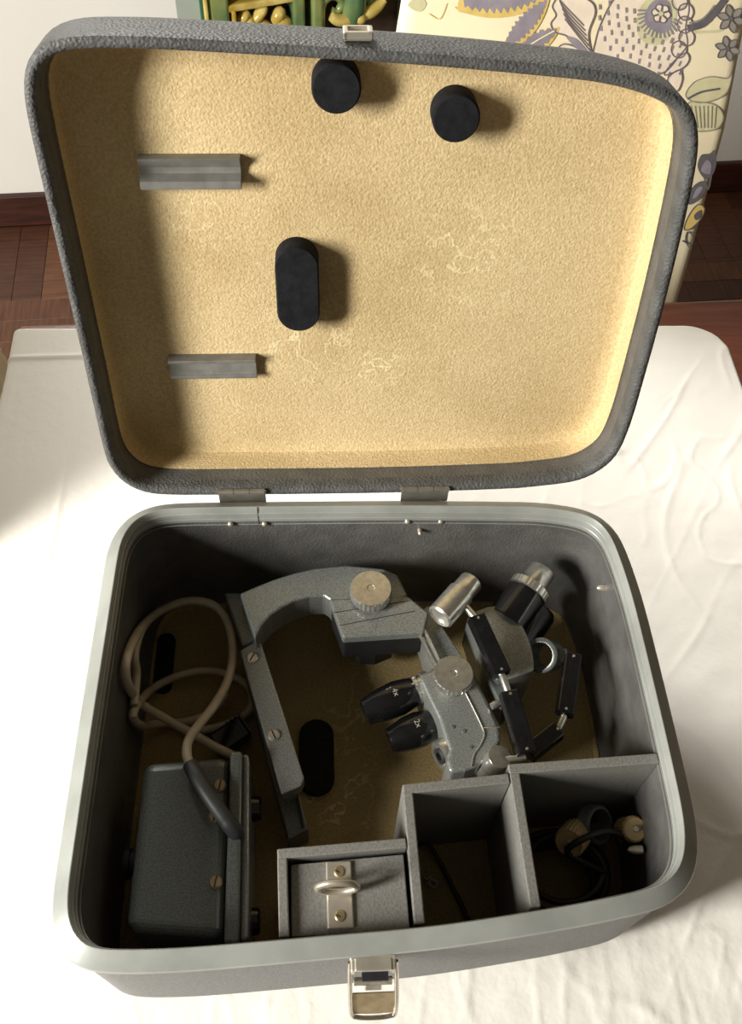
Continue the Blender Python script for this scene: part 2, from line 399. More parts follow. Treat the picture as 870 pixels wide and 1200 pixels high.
def stadium(u, v, hl, r, n=14):
    return [(u + r * math.cos(a), v + hl + r * math.sin(a)) for a in [PI * i / n for i in range(n + 1)]] + \
           [(u + r * math.cos(a), v - hl + r * math.sin(a)) for a in [PI + PI * i / n for i in range(n + 1)]]
so = stadium(-.0566, .1905, .0202, .0172); si = stadium(-.0566, .1905, .0202, .0160)
b = MB(); b.rings([[lidp(u, v, w) for u, v in s] for s, w in ((so, -.048), (so, -.0315), (si, -.0300))])
b.build('oblong_pad', M['rubber'], lid)
def lid_block(u0, u1, v0, v1, prof, name):
    """prof: (fraction across v, height) cross-section, extruded along u"""
    vm = v1 - v0
    sec = lambda u: [lidp(u, v0 + vm * f, -.0485 + h) for f, h in prof]
    b = MB(); b.rings([sec(u0), sec(u1)], smooth=False)
    return b.build(name, M['stripgrey'], lid, bevel=.0004)
lid_block(-.1690, -.0950, .2715, .2935, [(0, 0), (0, .013), (.28, .0135), (.42, .0045), (.62, .005), (1, .011), (1, 0)], 'grooved_block')
lid_block(-.1685, -.0948, .1010, .1215, [(0, 0), (0, .008), (.14, .0085), (.2, .0062), (.8, .0062), (.86, .011), (1, .0115), (1, 0)], 'grooved_block')
# catch plate on the front edge of the lid
def lbox(u, v, w, su, sv, sw):
    U = (lidp(1, 0) - lidp(0, 0)).normalized(); V = (lidp(0, 1) - lidp(0, 0)).normalized()
    return lidp(u, v, w), su, sv, sw, Matrix((U, V, LN)).transposed()
cp_ = MB()
for (u, w, su, sw) in ((-.0185, -.0175, .0035, .016), (-.0025, -.0175, .0035, .016), (-.0105, -.0115, .0195, .004), (-.0105, -.0245, .016, .003)):
    cp_.box(*lbox(u, .3845, w, su, .005, sw))
cp_.box(*lbox(-.0105, .3826, -.018, .018, .003, .015))
cp_.build('catch_plate', M['nickel'], lid, bevel=.0008)
# hinges
for u0, u1 in ((-.134, -.092), (.031, .074)):
    h = MB(); yy = HY + .0005; zz = HZ + .0068
    n = 3; L_ = (u1 - u0) / n
    for k in range(n):
        h.lathe((u0 + k * L_ + .0003, yy, zz), (u0 + (k + 1) * L_, yy, zz), [(0, .0028), (L_ - .0006, .0028)], 14)
    h.box(((u0 + u1) / 2, yy + .0012, zz - .010), u1 - u0, .0014, .018)
    hg = h.build('hinge', M['slot'], case)
    hg.data.materials[0] = M['hinge']
    p = MB(); p.lathe((u0 - .0008, yy, zz), (u1 + .0008, yy, zz), [(0, .0012), (u1 - u0 + .0016, .0012)], 10); p.build('hinge_pin', M['chrome'], hg)
b = MB()
for (t0, z0, t1, z1) in ((.0112, .0096, .0130, .0098), (.0133, .0086, .0155, -.011)):
    yb = .1889
    b.add([(x, yb - t, LIP + z) for x in (-.0990, -.0981) for t, z in ((t0 - .0002, z0 + .0002), (t1 + .0003, z1 + .0002), (t1 + .0009, z1 - .0004), (t0 + .0006, z0 - .0006))], [(0, 1, 2, 3), (7, 6, 5, 4), (0, 4, 5, 1), (1, 5, 6, 2), (2, 6, 7, 3), (3, 7, 4, 0)])
b.build('rim_joint', M['hinge'], base)
# rivets and pegs on the inner walls
def stud(p, d, r, h, name='rivet', m='nickel'):
    b = MB(); b.lathe(p, Vector(p) + Vector(d), [(0, r), (h * .5, r), (h * .85, r * .75), (h, r * .3)], 16); return b.build(name, M[m], base)
for x, z in ((-.1234, .1505), (-.093, .1500), (.0359, .1505), (.0662, .1500)): stud((x, .1725, z), (0, -1, 0), .0026, .0028)
stud((.0479, .1715, .138), (0, -1, 0), .0022, .006, 'peg')
stud((.2140, .112, .128), (-1, 0, 0), .0030, .010, 'peg')
stud((.2115, -.106, .085), (-1, 0, 0), .0034, .012, 'peg')
# foam pads stuck on the felt floor
def floor_pad(cx, cy, hl, r, h, ang=0):
    so = stadium(0, 0, hl, r); si = stadium(0, 0, hl, r - .001); c, s = math.cos(ang), math.sin(ang)
    f = lambda P, z: [Vector((cx + x * c - y * s, cy + x * s + y * c, z)) for x, y in P]
    b = MB(); b.rings([f(so, FLOOR - .0005), f(so, FLOOR + h - .001), f(si, FLOOR + h)]); return b.build('oblong_pad', M['rubber'], base)
floor_pad(-.0495, .0060, .0200, .0160, .006)
floor_pad(-.1960, .1050, .0230, .0085, .006)
# latch on the front wall: bracket, loop and hook plate
latch = None
lx, ly = -.0105, -.1885
b = MB(); b.box((lx, ly - .0022, LIP - .0125), .032, .0035, .016); b.box((lx - .0135, ly - .006, LIP - .011), .004, .010, .012); b.box((lx + .0135, ly - .006, LIP - .011), .004, .010, .012)
b.box((lx, ly - .0065, LIP - .0055), .026, .009, .0022)
latch = b.build('latch', M['nickel'], case, bevel=.0012)
q0 = Vector((lx, ly - .009, LIP - .014)); q1 = Vector((lx + .0006, ly - .033, LIP - .052))
d = (q1 - q0).normalized(); Rl = rot_from((1, 0, 0), Vector((1, 0, 0)).cross(d)); L_ = (q1 - q0).length
def latch_pt(x, s, h=0): return q0 + Vector((x, 0, 0)) + d * s + Rl @ Vector((0, 0, h))
b = MB()
path = [latch_pt(-.0155, -.008), latch_pt(-.0160, .010), latch_pt(-.0155, L_ - .006), latch_pt(-.011, L_ - .001), latch_pt(0, L_), latch_pt(.011, L_ - .001), latch_pt(.0155, L_ - .006), latch_pt(.0160, .010), latch_pt(.0155, -.008)]
b.tube(spline(path, 6), .0017, 10); b.build('loop', M['chrome'], latch)
b = MB(); b.box((latch_pt(0, L_ * .70, .001)), .029, L_ * .44, .0012, rot_from((1, 0, 0), Rl @ Vector((0, 0, 1)))); b.build('hook_plate', M['brass'], latch, bevel=.0005)
b = MB(); b.box((latch_pt(0, L_ - .006, .0035)), .0135, .009, .004, rot_from((1, 0, 0), Rl @ Vector((0, 0, 1)))); b.build('hook', M['nickel'], latch, bevel=.001)
b = MB(); b.box((latch_pt(0, .013, .0028)), .027, .006, .003, rot_from((1, 0, 0), Rl @ Vector((0, 0, 1)))); b.box((latch_pt(0, .0175, .0022)), .012, .006, .002, rot_from((1, 0, 0), Rl @ Vector((0, 0, 1)))); b.build('crossbar', M['chrome'], latch, bevel=.0008)
b = MB(); b.box((lx + .001, ly - .0135, LIP - .011), .018, .0055, .004); b.build('slot', M['black'], latch)  # solid black block standing in for the shade of the latch opening

# compartment tray of painted plywood boards
TZ = .153
tray = MB().box((.0215, -.124, FLOOR + .001), .008, .105, .0025).build('compartment_tray', M['traywood'], case)
def board(x0, y0, x1, y1, t, name='board', z0=FLOOR, z1=TZ):
    a = Vector((x0, y0, 0)); e = Vector((x1, y1, 0)); d = (e - a); R = rot_from(d, (0, 0, 1)); c = (a + e) / 2
    b = MB(); b.box((c.x, c.y, (z0 + z1) / 2), d.length, t, z1 - z0, R); return b.build(name, M['traywood'], tray, bevel=.0009)
board(-.0768, -.1195, .0170, -.1145, .0072)                    # behind the covered box
board(-.0732, -.1225, -.0712, -.1755, .0072)                   # its left side
board(.0205, -.0765, .0228, -.1700, .0075)                     # between covered box and open bin
board(.0168, -.0748, .0985, -.0686, .0075)                     # behind the open bin
board(.1030, -.0650, .1055, -.1620, .0078)                     # between the two open bins
board(.0990, -.0615, .2165, -.0560, .0078)                     # behind the cable bin

# cover of the small box, with its ring pull
cover = thing('compartment_cover', 'square grey wooden cover with a metal ring pull in the small front compartment', 'lid', (-.027, -.147, TZ - .008))
b = MB(); pa = [(-.0672, -.1258), (.0148, -.1210), (.0162, -.1735), (-.0665, -.1745)]
b.prism(pa, TZ - .014, TZ - .006); b.build('panel', M['traywood'], cover, bevel=.0008)
for (x, y0, y1) in ((-.0575, -.133, -.168), (.0075, -.130, -.168)):
    bb = MB(); bb.box((x, (y0 + y1) / 2, (FLOOR + TZ - .014) / 2), .006, abs(y1 - y0), TZ - .014 - FLOOR); bb.build('batten', M['traywood'], cover)
pc = at(398, 1049, TZ - .006); PZ = TZ - .006
b = MB(); b.prism([(pc.x - .0094, pc.y + .0230), (pc.x + .0090, pc.y + .0230), (pc.x + .0098, pc.y - .0225), (pc.x - .0088, pc.y - .0225)], PZ, PZ + .0022)
plate = b.build('pull_plate', M['nickel'], cover, bevel=.0010)
for dy in (.0155, -.0145):
    s = MB(); s.lathe((pc.x + .0003, pc.y + dy, PZ + .002), (pc.x + .0003, pc.y + dy, PZ + .01), [(0, .0042), (.0006, .0040), (.0011, .0030)], 20); so_ = s.build('screw', M['brass'], plate)
    s = MB(); s.box((pc.x - .0012, pc.y + dy, PZ + .0031), .0035, .0008, .0004, Matrix.Rotation(-.5, 3, 'Z')); s.build('screw_slot', M['slot'], plate)
rc = Vector((pc.x, pc.y + .002, PZ + .0135)); path = []
for i in range(33):
    a = 2 * PI * i / 32; path.append(rc + Vector((.0138 * math.cos(a) - .0015, .0008 * math.sin(a), .0095 * math.sin(a))))
b = MB(); b.tube(path, .0026, 12); b.build('pull_ring', M['nickel'], cover)

# ------------------------------------------------------------------ the microscope
ms = thing('microscope', 'grey hammertone stereo microscope lying on its side in the open case', 'microscope', (.05, .08, FLOOR))
AZ = .104
def zp(pts, z): return [tuple(at(x, y, z))[:2] for x, y in pts]
outer = [(281, 695), (300, 687), (320, 679), (345, 671), (370, 665.5), (406, 662), (449, 666), (466, 673), (478, 697), (470, 704), (400, 708), (392, 712), (386, 702), (380, 698), (362, 699), (345, 704), (331, 711), (318, 720), (307, 732), (299, 748)]
b = MB(); b.prism(zp(outer, AZ), AZ - .036, AZ); arm = b.build('arm', M['ham'], ms, bevel=.0022, segs=3)
# recessed clamp plate at the end of the arm and the seam lines across it
b = MB(); b.prism(zp([(386, 703), (478, 699), (503, 719), (497, 742), (402, 748)], AZ), AZ - .010, AZ + .0016); b.build('clamp_block', M['ham'], ms, bevel=.0018)
b = MB(); b.prism(zp([(388, 706), (478, 701), (501, 720), (496, 740), (403, 746)], AZ), AZ - .042, AZ - .0105); b.build('clamp_lower', M['black'], ms, bevel=.0018)  # lower half of the clamp block, split off and coloured black
b = MB()
for (x0, y0, x1, y1) in ((391, 718, 480, 704), (398, 733, 487, 716)):
    p = at(x0, y0, AZ + .0017); q = at(x1, y1, AZ + .0017); b.box((p + q) / 2, (q - p).length, .0006, .0004, rot_from(q - p, (0, 0, 1)))
b.build('seam', M['slot'], arm)
b = MB(); b.prism(zp([(416, 752), (450, 746), (462, 757), (440, 766), (420, 764)], .06), .035, AZ - .038); b.build('clamp_foot', M['black'], ms, bevel=.002)
# upright that joins arm and rail
b = MB(); b.prism(zp([(262, 694), (282, 694), (304, 748), (284, 757)], .084), .03, .084); b.build('upright', M['hamdark'], ms, bevel=.002)
# big fluted clamp knob
def knob(cx, cy, z0, z1, r, neck=None, name='knob'):
    t = (z1 - z0); n = 56
    b = MB()
    prof = [(0, r * .97), (t * .12, r), (t * .85, r), (t, r * .94)]
    rings = []
    for s, rr in prof:
        rings.append([Vector((cx + math.cos(2 * PI * i / n) * rr * (1 if i % 2 else (.965 if 0 < s < t else 1)), cy + math.sin(2 * PI * i / n) * rr * (1 if i % 2 else (.965 if 0 < s < t else 1)), z0 + s)) for i in range(n)])
    rings.append([Vector((cx + math.cos(2 * PI * i / n) * r * .2, cy + math.sin(2 * PI * i / n) * r * .2, z1)) for i in range(n)])
    rings.append([Vector((cx + math.cos(2 * PI * i / n) * r * .15, cy + math.sin(2 * PI * i / n) * r * .15, z1 - .0006)) for i in range(n)])
    b.rings(rings, smooth=False)
    if neck: b.lathe((cx, cy, neck[1]), (cx, cy, z0), [(0, neck[0]), (z0 - neck[1], neck[0])], 24)
    return b.build(name, M['silver'], ms)
p = at(435, 689, .121); knob(p.x, p.y, .110, .121, .0192, (.008, AZ))
# rail with cap plate and screws
b = MB(); b.prism(zp([(281, 762), (300, 750), (306, 752), (357, 912), (353, 921), (330, 931)], .082), .066, .082); rail = b.build('rail_cap', M['ham'], ms, bevel=.0016)
b = MB(); b.prism(zp([(282, 770), (306, 764), (362, 972), (338, 984)], .045), FLOOR, .045); rb_ = b.build('rail_base', M['hamdark'], ms, bevel=.0015)
b = MB(); b.prism(zp([(290, 775), (302, 771), (347, 925), (334, 931)], .066), .044, .067); b.build('rail_web', M['ham'], ms, bevel=.001)
b = MB(); p = at(348, 930, .046); q = at(355, 970, .046); b.box((p + q) / 2, (q - p).length, .0022, .0025, rot_from(q - p, (0, 0, 1))); b.build('groove', M['black'], rb_)
def slot_screw(p, ax, r, parent, m='nickel', turn=.3, h=.0022):
    p = Vector(p); ax = Vector(ax).normalized()
    b = MB(); b.lathe(p - ax * .001, p + ax, [(0, r), (h, r), (h + .0012, r * .8)], 20); s = b.build('screw', M[m], parent)
    e = ax.orthogonal().normalized(); e = Matrix.Rotation(turn, 3, ax) @ e
    b = MB(); b.box(p + ax * (h + .0003), r * 1.7, r * .22, .0004, rot_from(e, ax)); b.build('screw_slot', M['slot'], parent)
slot_screw(at(296, 771, .082), (0, 0, 1), .0052, rail); slot_screw(at(321, 862, .082), (0, 0, 1), .0052, rail, turn=1.2)
# slide bar between the clamp block and the body
BZ = .098
b = MB(); b.prism(zp([(488, 722), (502, 708), (556, 790), (586, 850), (560, 862), (500, 760)], BZ - .004), .05, BZ - .004); b.build('slide_plate', M['ham'], ms, bevel=.0015)
b = MB(); p = at(492, 728, BZ); q = at(517, 780, BZ)
for k, w in ((0, .003), (.0055, .0022)):
    dv = (q - p).normalized(); nrm = Vector((-dv.y, dv.x, 0)); b.box((p + q) / 2 - nrm * k, (q - p).length, w, .004, rot_from(dv, (0, 0, 1)))
b.build('slide_bar', M['silver'], ms, bevel=.0004)
# body holding the two objectives
body_px = [(492, 794), (513, 781), (546, 774), (557, 790), (586, 853), (588, 868), (576, 884), (560, 898), (546, 903), (528, 905), (524, 892), (527, 878), (515, 842)]
b = MB(); b.prism(zp(body_px, BZ + .004), .045, BZ + .004); body = b.build('body', M['ham'], ms, bevel=.0030, segs=3)
b = MB(); pts = [at(x, y, BZ + .0046) for x, y in ((543, 806), (556, 832), (566, 853), (568, 862), (563, 874), (556, 884), (553, 898))]
b.tube(spline(pts, 5), .0007, 6); b.tube([at(566, 853, BZ + .0046), at(586, 852, BZ + .0046)], .0006, 6); b.build('cover_seam', M['silver'], body)
for x, y in ((552, 876), (583, 860), (531, 852), (544, 857)):
    s = MB(); p = at(x, y, BZ + .004); s.lathe(p, p + Vector((0, 0, 1)), [(0, .0018), (.0006, .0016), (.0007, .0008)], 12); s.build('screw', M['hamdark'], body)
p = at(532, 789, .128); knob(p.x, p.y, .119, .128, .0172, (.0105, BZ), 'focus_knob')
# boss at the lower end of the body
p = at(521, 884, .086); dv = Vector((-.86, -.42, .18)).normalized(); b = MB(); b.lathe(p - dv * .012, p + dv, [(0, .0135), (.014, .0140), (.0165, .0128), (.0170, .0090), (.0140, .0085), (.0140, .001)], 30); b.build('end_boss', M['silver'], ms)
b = MB(); b.lathe(p + dv * .0005, p + dv, [(0, .0070), (.004, .0070), (.0052, .0050), (.0052, .0035), (.002, .0035)], 20); b.build('end_socket', M['black'], ms)
# objectives: black tapered barrels with metal collars and their magnification
def objective(base_px, tip_px, z, text):
    a = at(*base_px, z); t = at(*tip_px, z - .004); d = (t - a); Lo = d.length; d.normalize()
    b = MB(); b.lathe(a + d * .002, t, [(0, .0120), (.006, .0140), (Lo * .35, .0158), (Lo * .62, .0150), (Lo * .97, .0118), (Lo, .0112), (Lo, .0092), (Lo - .004, .0085), (Lo - .004, .001)], 36)
    ob = b.build('objective', M['bakelite'], ms)
    b = MB(); b.lathe(a - d * .012, t, [(0, .0128), (.006, .0132), (.0065, .0118), (.011, .0118), (.0115, .0128), (.0148, .0128)], 32); b.build('collar', M['silver'], ob)
    side = Vector((-d.y, d.x, 0)).normalized()
    for k in (-.7, 0, .7):
        pp = a + d * .001 + (side * math.sin(k) + Vector((0, 0, 1)) * math.cos(k)) * .0122
        s = MB(); s.lathe(pp, pp + (side * math.sin(k) + Vector((0, 0, 1)) * math.cos(k)), [(0, .0017), (.0012, .0016), (.0016, .0008)], 10); s.build('set_screw', M['silver'], ob)
    cu = bpy.data.curves.new('magnification', 'FONT'); cu.body = text; cu.size = .0072; cu.extrude = .0001; cu.align_x = 'CENTER'; cu.align_y = 'CENTER'
    to = bpy.data.objects.new('magnification', cu)
    xax = side; zax = Vector((0, 0, 1)); Rt = rot_from(xax, zax)
    cen = a + d * Lo * .46 + Vector((0, 0, 1)) * .0160
    me = to.to_mesh().copy(); to.to_mesh_clear(); bpy.data.objects.remove(to)
    for v in me.vertices:
        lx_, ly_ = v.co.x, v.co.y; ang = lx_ / .0158
        w = Rt @ Vector((0, ly_, 0)); radial = (xax * math.sin(ang) + zax * math.cos(ang))
        base_c = a + d * (Lo * .46) + w
        v.co = base_c + radial * .01600
    me.materials.append(M['letter']); o = bpy.data.objects.new('magnification', me); col.objects.link(o); o.parent = ob; o.matrix_parent_inverse = parent_inv(ob)
    return ob
objective((490, 808), (430, 834), .078, '4x')
objective((512, 846), (460, 868), .072, '2x')
# head drum and its two eyepieces
hz = .112
drum = [(553, 722), (563, 714), (580, 710), (600, 717), (614, 736), (623, 758), (626, 780), (622, 787), (590, 797), (578, 790), (562, 752)]
b = MB(); b.prism(zp([(p.x, p.y) for p in spline([(x, y, 0) for x, y in drum], 4, True)], hz), .05, hz); head = b.build('head_housing', M['ham'], ms, bevel=.010, segs=6)
b = MB(); b.prism(zp([(548, 724), (558, 718), (590, 796), (600, 822), (588, 828), (566, 780)], hz - .008), .055, hz - .008); b.build('head_flange', M['hamdark'], ms, bevel=.0012)
def eyepiece(a, t, s=1.0):
    a = Vector(a); d = (Vector(t) - a); Le = d.length; k = Le / .072
    b = MB(); b.lathe(a, t, [(0, .0188 * s), (.036 * k, .0182 * s), (.0362 * k, .0170 * s), (.038 * k, .0170 * s)], 36); e = b.build('eyepiece', M['black'], ms)
    e.data.materials[0] = M['bakelite']
    n = 60; dd = d.normalized(); u = dd.orthogonal().normalized(); w = dd.cross(u)
    b = MB(); b.rings([[a + dd * ss + (u * math.cos(2 * PI * i / n) + w * math.sin(2 * PI * i / n)) * (rr * s * (1 if i % 2 else .985)) for i in range(n)] for ss, rr in ((.0385 * k, .0180), (.039 * k, .0195), (.047 * k, .0195), (.0478 * k, .0185))], smooth=False); b.build('collar', M['silver'], e)
    b = MB(); b.lathe(a + dd * .0475 * k, t, [(0, .0125 * s), (.0225 * k, .0125 * s), (.0235 * k, .0118 * s), (.0240 * k, .0100 * s), (.0225 * k, .0096 * s), (.0220 * k, .001)], 32); b.build('eye_lens_cap', M['silver'], e)
a1 = at(594, 729, .100); t1 = at(637, 667, .110); eyepiece(a1, t1)
a2 = at(608, 752, .055); t2 = a2 + (t1 - a1) * .62; b = MB(); b.lathe(a2, t2, [(0, .0175), ((t2 - a2).length * .9, .0170), ((t2 - a2).length, .0150)], 32); b.build('eyepiece', M['bakelite'], ms)
# lamp barrel
a = at(515, 724, .126); t = at(553, 681, .126); L_ = (t - a).length
b = MB(); b.lathe(a, t, [(.002, .0060), (.002, .0095), (0, .0105), (.0015, .0124), (L_ * .66, .0124), (L_ * .665, .0110), (L_ * .97, .0110), (L_, .0104), (L_, .0088), (L_ - .004, .0084), (L_ - .004, .001)], 32); lamp = b.build('lamp_barrel', M['silver'], ms)
b = MB(); p = (a * .45 + t * .55); q = at(560, 727, .124); b.tube([p, q], .0034, 12); b.lathe(q, q + Vector((.002, -.004, 0)), [(0, .0045), (.006, .0045)], 14); b.build('lamp_stem', M['silver'], lamp)
# jointed arm: black links with rivets, joined by chrome rods
def link(px0, px1, z0, z1, w=.0172, h=.011):
    a = at(*px0, z0); t = at(*px1, z1); d = t - a; R = rot_from(d, (0, 0, 1)); c = (a + t) / 2; L_ = d.length
    pr_ = [(-w * .5, -h * .35), (-w * .42, h * .5), (w * .42, h * .5), (w * .5, -h * .35), (w * .3, -h * .5), (-w * .3, -h * .5)]
    b = MB(); b.rings([[c + R @ Vector((s, y, z)) for y, z in pr_] for s in (-L_ / 2, L_ / 2)], smooth=False)
    o = b.build('arm_link', M['bakelite'], ms, bevel=.0012)
    up = R @ Vector((0, 0, 1))
    for s, r in ((-.44, .0013), (-.26, .0030), (.28, .0030), (.44, .0013)):
        pp = c + R @ Vector((L_ * s, 0, h * .5 - .0002))
        q = MB(); q.lathe(pp, pp + up, [(0, r), (.0005, r * .9), (.0006, r * .4)], 12); q.build('rivet' if r < .002 else 'pin', M['silver'] if r < .002 else M['bakelite'], o)
    return a, t
def rod(p, q, r=.0032, name='joint_rod'):
    b = MB(); Lr = (q - p).length; b.lathe(p, q, [(0, r * .8), (Lr * .2, r), (Lr * .8, r), (Lr, r * .8)], 14); return b.build(name, M['silver'], ms)
l1a, l1b = link((558, 723), (589, 791), .128, .124)
l2a, l2b = link((596, 811), (618, 884), .122, .118)
rod(l1b - (l1b - l1a) * .04, l2a + (l2b - l2a) * .04)
l3a, l3b = link((618, 884), (654, 856), .104, .100, .0165)
l4a, l4b = link((662, 838), (672, 768), .102, .100, .0170)
rod(l3b, l4a)
rod(at(571, 892, .106), l2b + Vector((0, 0, -.006)), .0030)
b = MB(); p = at(586, 887, .112); b.lathe(p + Vector((-.006, -.002, -.03)), p, [(0, .0105), (.0300, .0105), (.0312, .0098), (.0314, .003)], 26); b.build('pivot_boss', M['silver'], ms)
b = MB(); p = at(584, 893, .105); b.lathe(p, at(604, 872, .105), [(0, .005), (.012, .005)], 16); b.build('pivot_pin', M['brass'], ms)
# ring holder at the end of the jointed arm
rc_ = at(637, 768, .098); ax = (CP - rc_).normalized(); ax = (ax + Vector((-.35, .1, -.15))).normalized()
b = MB(); e = ax.orthogonal().normalized(); g = ax.cross(e); n = 36
prof = [(-.016, .0140), (.002, .0140), (.0025, .0156), (.006, .0156), (.007, .0142), (.007, .0116), (.004, .0106), (-.016, .0106)]
b.rings([[rc_ + ax * s + (e * math.cos(2 * PI * i / n) + g * math.sin(2 * PI * i / n)) * r for i in range(n)] for s, r in prof], cap0=False, cap1=False, loop=True)
rg = b.build('ring_holder', M['hamdark'], ms)
rod(l4b, rc_ + (l4b - rc_) * .6, .0028); 
b = MB(); b.box(rc_ + (l4b - rc_).normalized() * .0165, .008, .012, .011, rot_from(l4b - rc_, ax)); b.build('ring_lug', M['hamdark'], rg, bevel=.001)
# small black bracket behind the first link, and a stub
b = MB(); b.prism(zp([(592, 800), (604, 796), (622, 862), (610, 868)], .085), .05, .085); b.build('head_bracket', M['black'], ms, bevel=.001)
rod(at(576, 828, .106), at(588, 822, .106), .0035, 'stub_pin')

# ------------------------------------------------------------------ the power unit with its cable
def inside(px, z):
    """lift a point of the coil until it lies clear of the left wall"""
    while at(*px, z).x < -.2070 and z < .15: z += .001
    return at(*px, z)
pu = thing('power_unit', 'dark grey hammertone power unit with a coiled ivory cable in the front left corner', 'power supply', (-.16, -.09, FLOOR))
HZt = .098
top = [(168, 893), (268, 885), (262, 1098), (146, 1090)]
b = MB(); tp_ = zp(top, HZt); b.prism(tp_, FLOOR, HZt); b.build('housing', M['hamdark'], pu, bevel=.0085, segs=5)
pn = zp([(270, 880), (284, 879), (280, 1106), (262, 1106)], HZt + .004)
b = MB(); b.prism(pn, FLOOR, HZt + .004); panel = b.build('front_panel', M['hamdark'], pu, bevel=.003, segs=3)
b = MB(); b.prism(zp([(284, 882), (292, 884), (292, 1100), (281, 1104)], HZt - .003), FLOOR + .006, HZt - .003); b.build('panel_bezel', M['ham'], pu, bevel=.003, segs=3)
for x, y in ((258, 921), (252, 957), (253, 1034)):
    slot_screw(at(x, y, HZt), (0, 0, 1), .0052, pu, 'brass', .6)
for x, y in ((296, 948), (294, 1080)):
    p = at(x, y, .06); k = MB(); k.lathe(p - Vector((.004, 0, 0)), p + Vector((.01, 0, 0)), [(0, .011), (.010, .010), (.0115, .008)], 20); k.build('control_knob', M['bakelite'], pu)
p = Vector((-.1965, -.098, .062)); k = MB(); k.lathe(p + Vector((.008, 0, 0)), p - Vector((.02, 0, 0)), [(0, .010), (.010, .010), (.0105, .012), (.015, .012)], 20); k.build('fuse_cap', M['black'], pu)
sl = spline([at(223, 896, .108), at(234, 916, .112), at(250, 940, .112), at(266, 962, .108), at(275, 974, .102), at(277, 980, .094)], 8)
b = MB(); b.tube(sl, [.0062 if i < len(sl) * .6 else .0066 for i in range(len(sl))], 16); b.build('cable_sleeve', M['sleeve'], pu)
Z = [((224, 899), .108), ((219, 884), .106), ((221, 868), .102), ((231, 852), .094), ((250, 828), .082), ((266, 800), .074), ((273, 770), .070), ((270, 738), .068), ((258, 715), .066),
     ((238, 705), .064), ((212, 706), .060), ((182, 720), .055), ((160, 744), .050), ((148, 775), .047), ((150, 802), .046), ((165, 824), .046), ((190, 840), .046), ((222, 858), .048), ((250, 874), .052), ((270, 884), .056), ((280, 889), .06)]
b = MB(); b.tube(spline([inside(p, z) for p, z in Z], 8), .0040, 14); b.build('cable', M['cable'], pu)
Z = [((266, 812), .026), ((248, 834), .022), ((222, 845), .020), ((190, 848), .018), ((165, 850), .017), ((156, 838), .017), ((164, 822), .018), ((182, 805), .020), ((212, 791), .023), ((245, 786), .024), ((275, 793), .024), ((292, 806), .022), ((296, 824), .020), ((284, 840), .018), ((262, 850), .017), ((236, 856), .017), ((214, 856), .017)]
b = MB(); b.tube(spline([inside(p, z) for p, z in Z], 8), .0038, 14); b.build('cable', M['cable'], pu)
Z = [((157, 826), .016), ((160, 790), .015), ((158, 765), .0148), ((168, 735), .0148), ((190, 712), .015)]
b = MB(); b.tube(spline([inside(p, z) for p, z in Z], 8), .0038, 14); b.build('cable', M['cable'], pu)
p = at(270, 864, .028); R = Matrix.Rotation(.6, 3, 'Z')
b = MB(); b.box(p, .034, .022, .018, R); pg = b.build('plug', M['bakelite'], pu, bevel=.003)
for k in range(4): q = MB(); q.box(p + R @ Vector((.003 + k * .0045, 0, .0095)), .0018, .021, .0016, R); q.build('grip_rib', M['bakelite'], pg)

# ------------------------------------------------------------------ loose things in the bins
def ribbed_plug(pos, d, label, s=1.0):
    pos = Vector(pos); d = Vector(d).normalized(); t = thing('lamp_socket', label, 'socket', pos)
    e = d.orthogonal().normalized(); g = d.cross(e); n = 96
    b = MB(); b.rings([[pos + d * (ss * s) + (e * math.cos(2 * PI * i / n) + g * math.sin(2 * PI * i / n)) * rr * s * (1 if i % 4 < 2 else .955) for i in range(n)] for ss, rr in ((-.012, .0105), (-.011, .0125), (.010, .0125), (.012, .0115))], smooth=False, cap1=False)
    b.lathe(pos + d * .011 * s, pos + d, [(0, .0115 * s), (.0008, .0105 * s), (-.002, .0085 * s), (-.004, .003 * s)], 24)
    b.build('shell', M['ivory'], t)
    b = MB(); b.lathe(pos + d * .004 * s, pos + d, [(0, .0080 * s), (.006 * s, .0080 * s), (.0062 * s, .0060 * s), (.002 * s, .0060 * s)], 24); b.build('contact_ring', M['brass'], t)
    b = MB(); b.lathe(pos + d * .004 * s, pos + d, [(0, .0036 * s), (.009 * s, .0036 * s), (.011 * s, .0025 * s)], 16); b.build('contact_pin', M['nickel'], t)
    return t
p1 = at(672, 982, .075); ribbed_plug(p1, Vector((-.5, -.5, .62)), 'ribbed ivory socket lying on its side among black cables in the rear right bin')
p2 = at(739, 972, .075); ribbed_plug(p2, Vector((.1, -.25, .95)), 'ivory socket standing nearest the right wall, its round contact facing up', .85)
rgp = at(697, 966, .070); axr = Vector((.55, -.35, .75)).normalized()
b = MB(); e = axr.orthogonal().normalized(); g = axr.cross(e); n = 40; prof = []
for k in range(5): prof += [(-.006 + k * .0025, .0150), (-.006 + k * .0025 + .0012, .0158)]
prof += [(.0065, .0148), (.0065, .0128), (-.007, .0128), (-.007, .0148)]
b.rings([[rgp + axr * s + (e * math.cos(2 * PI * i / n) + g * math.sin(2 * PI * i / n)) * r for i in range(n)] for s, r in prof], cap0=False, cap1=False, loop=True)
tag(b.build('threaded_ring', M['hamdark']), 'grey threaded metal ring lying between the two ivory sockets', 'ring')
ctr = Vector((.152, -.113, 0)); pts = []
for i in range(150):
    a = i * .21; rr = .036 + .006 * math.sin(a * .37); pts.append(Vector((ctr.x + rr * 1.0 * math.cos(a), ctr.y + rr * .85 * math.sin(a), FLOOR + .004 + i * .00032 + .002 * math.sin(a * 1.7))))
pts += [at(665, 1000, .078), at(680, 985, .093), at(705, 975, .092), at(722, 976, .084), at(735, 985, .072)]
b = MB(); b.tube(spline(pts, 3), .0028, 10)
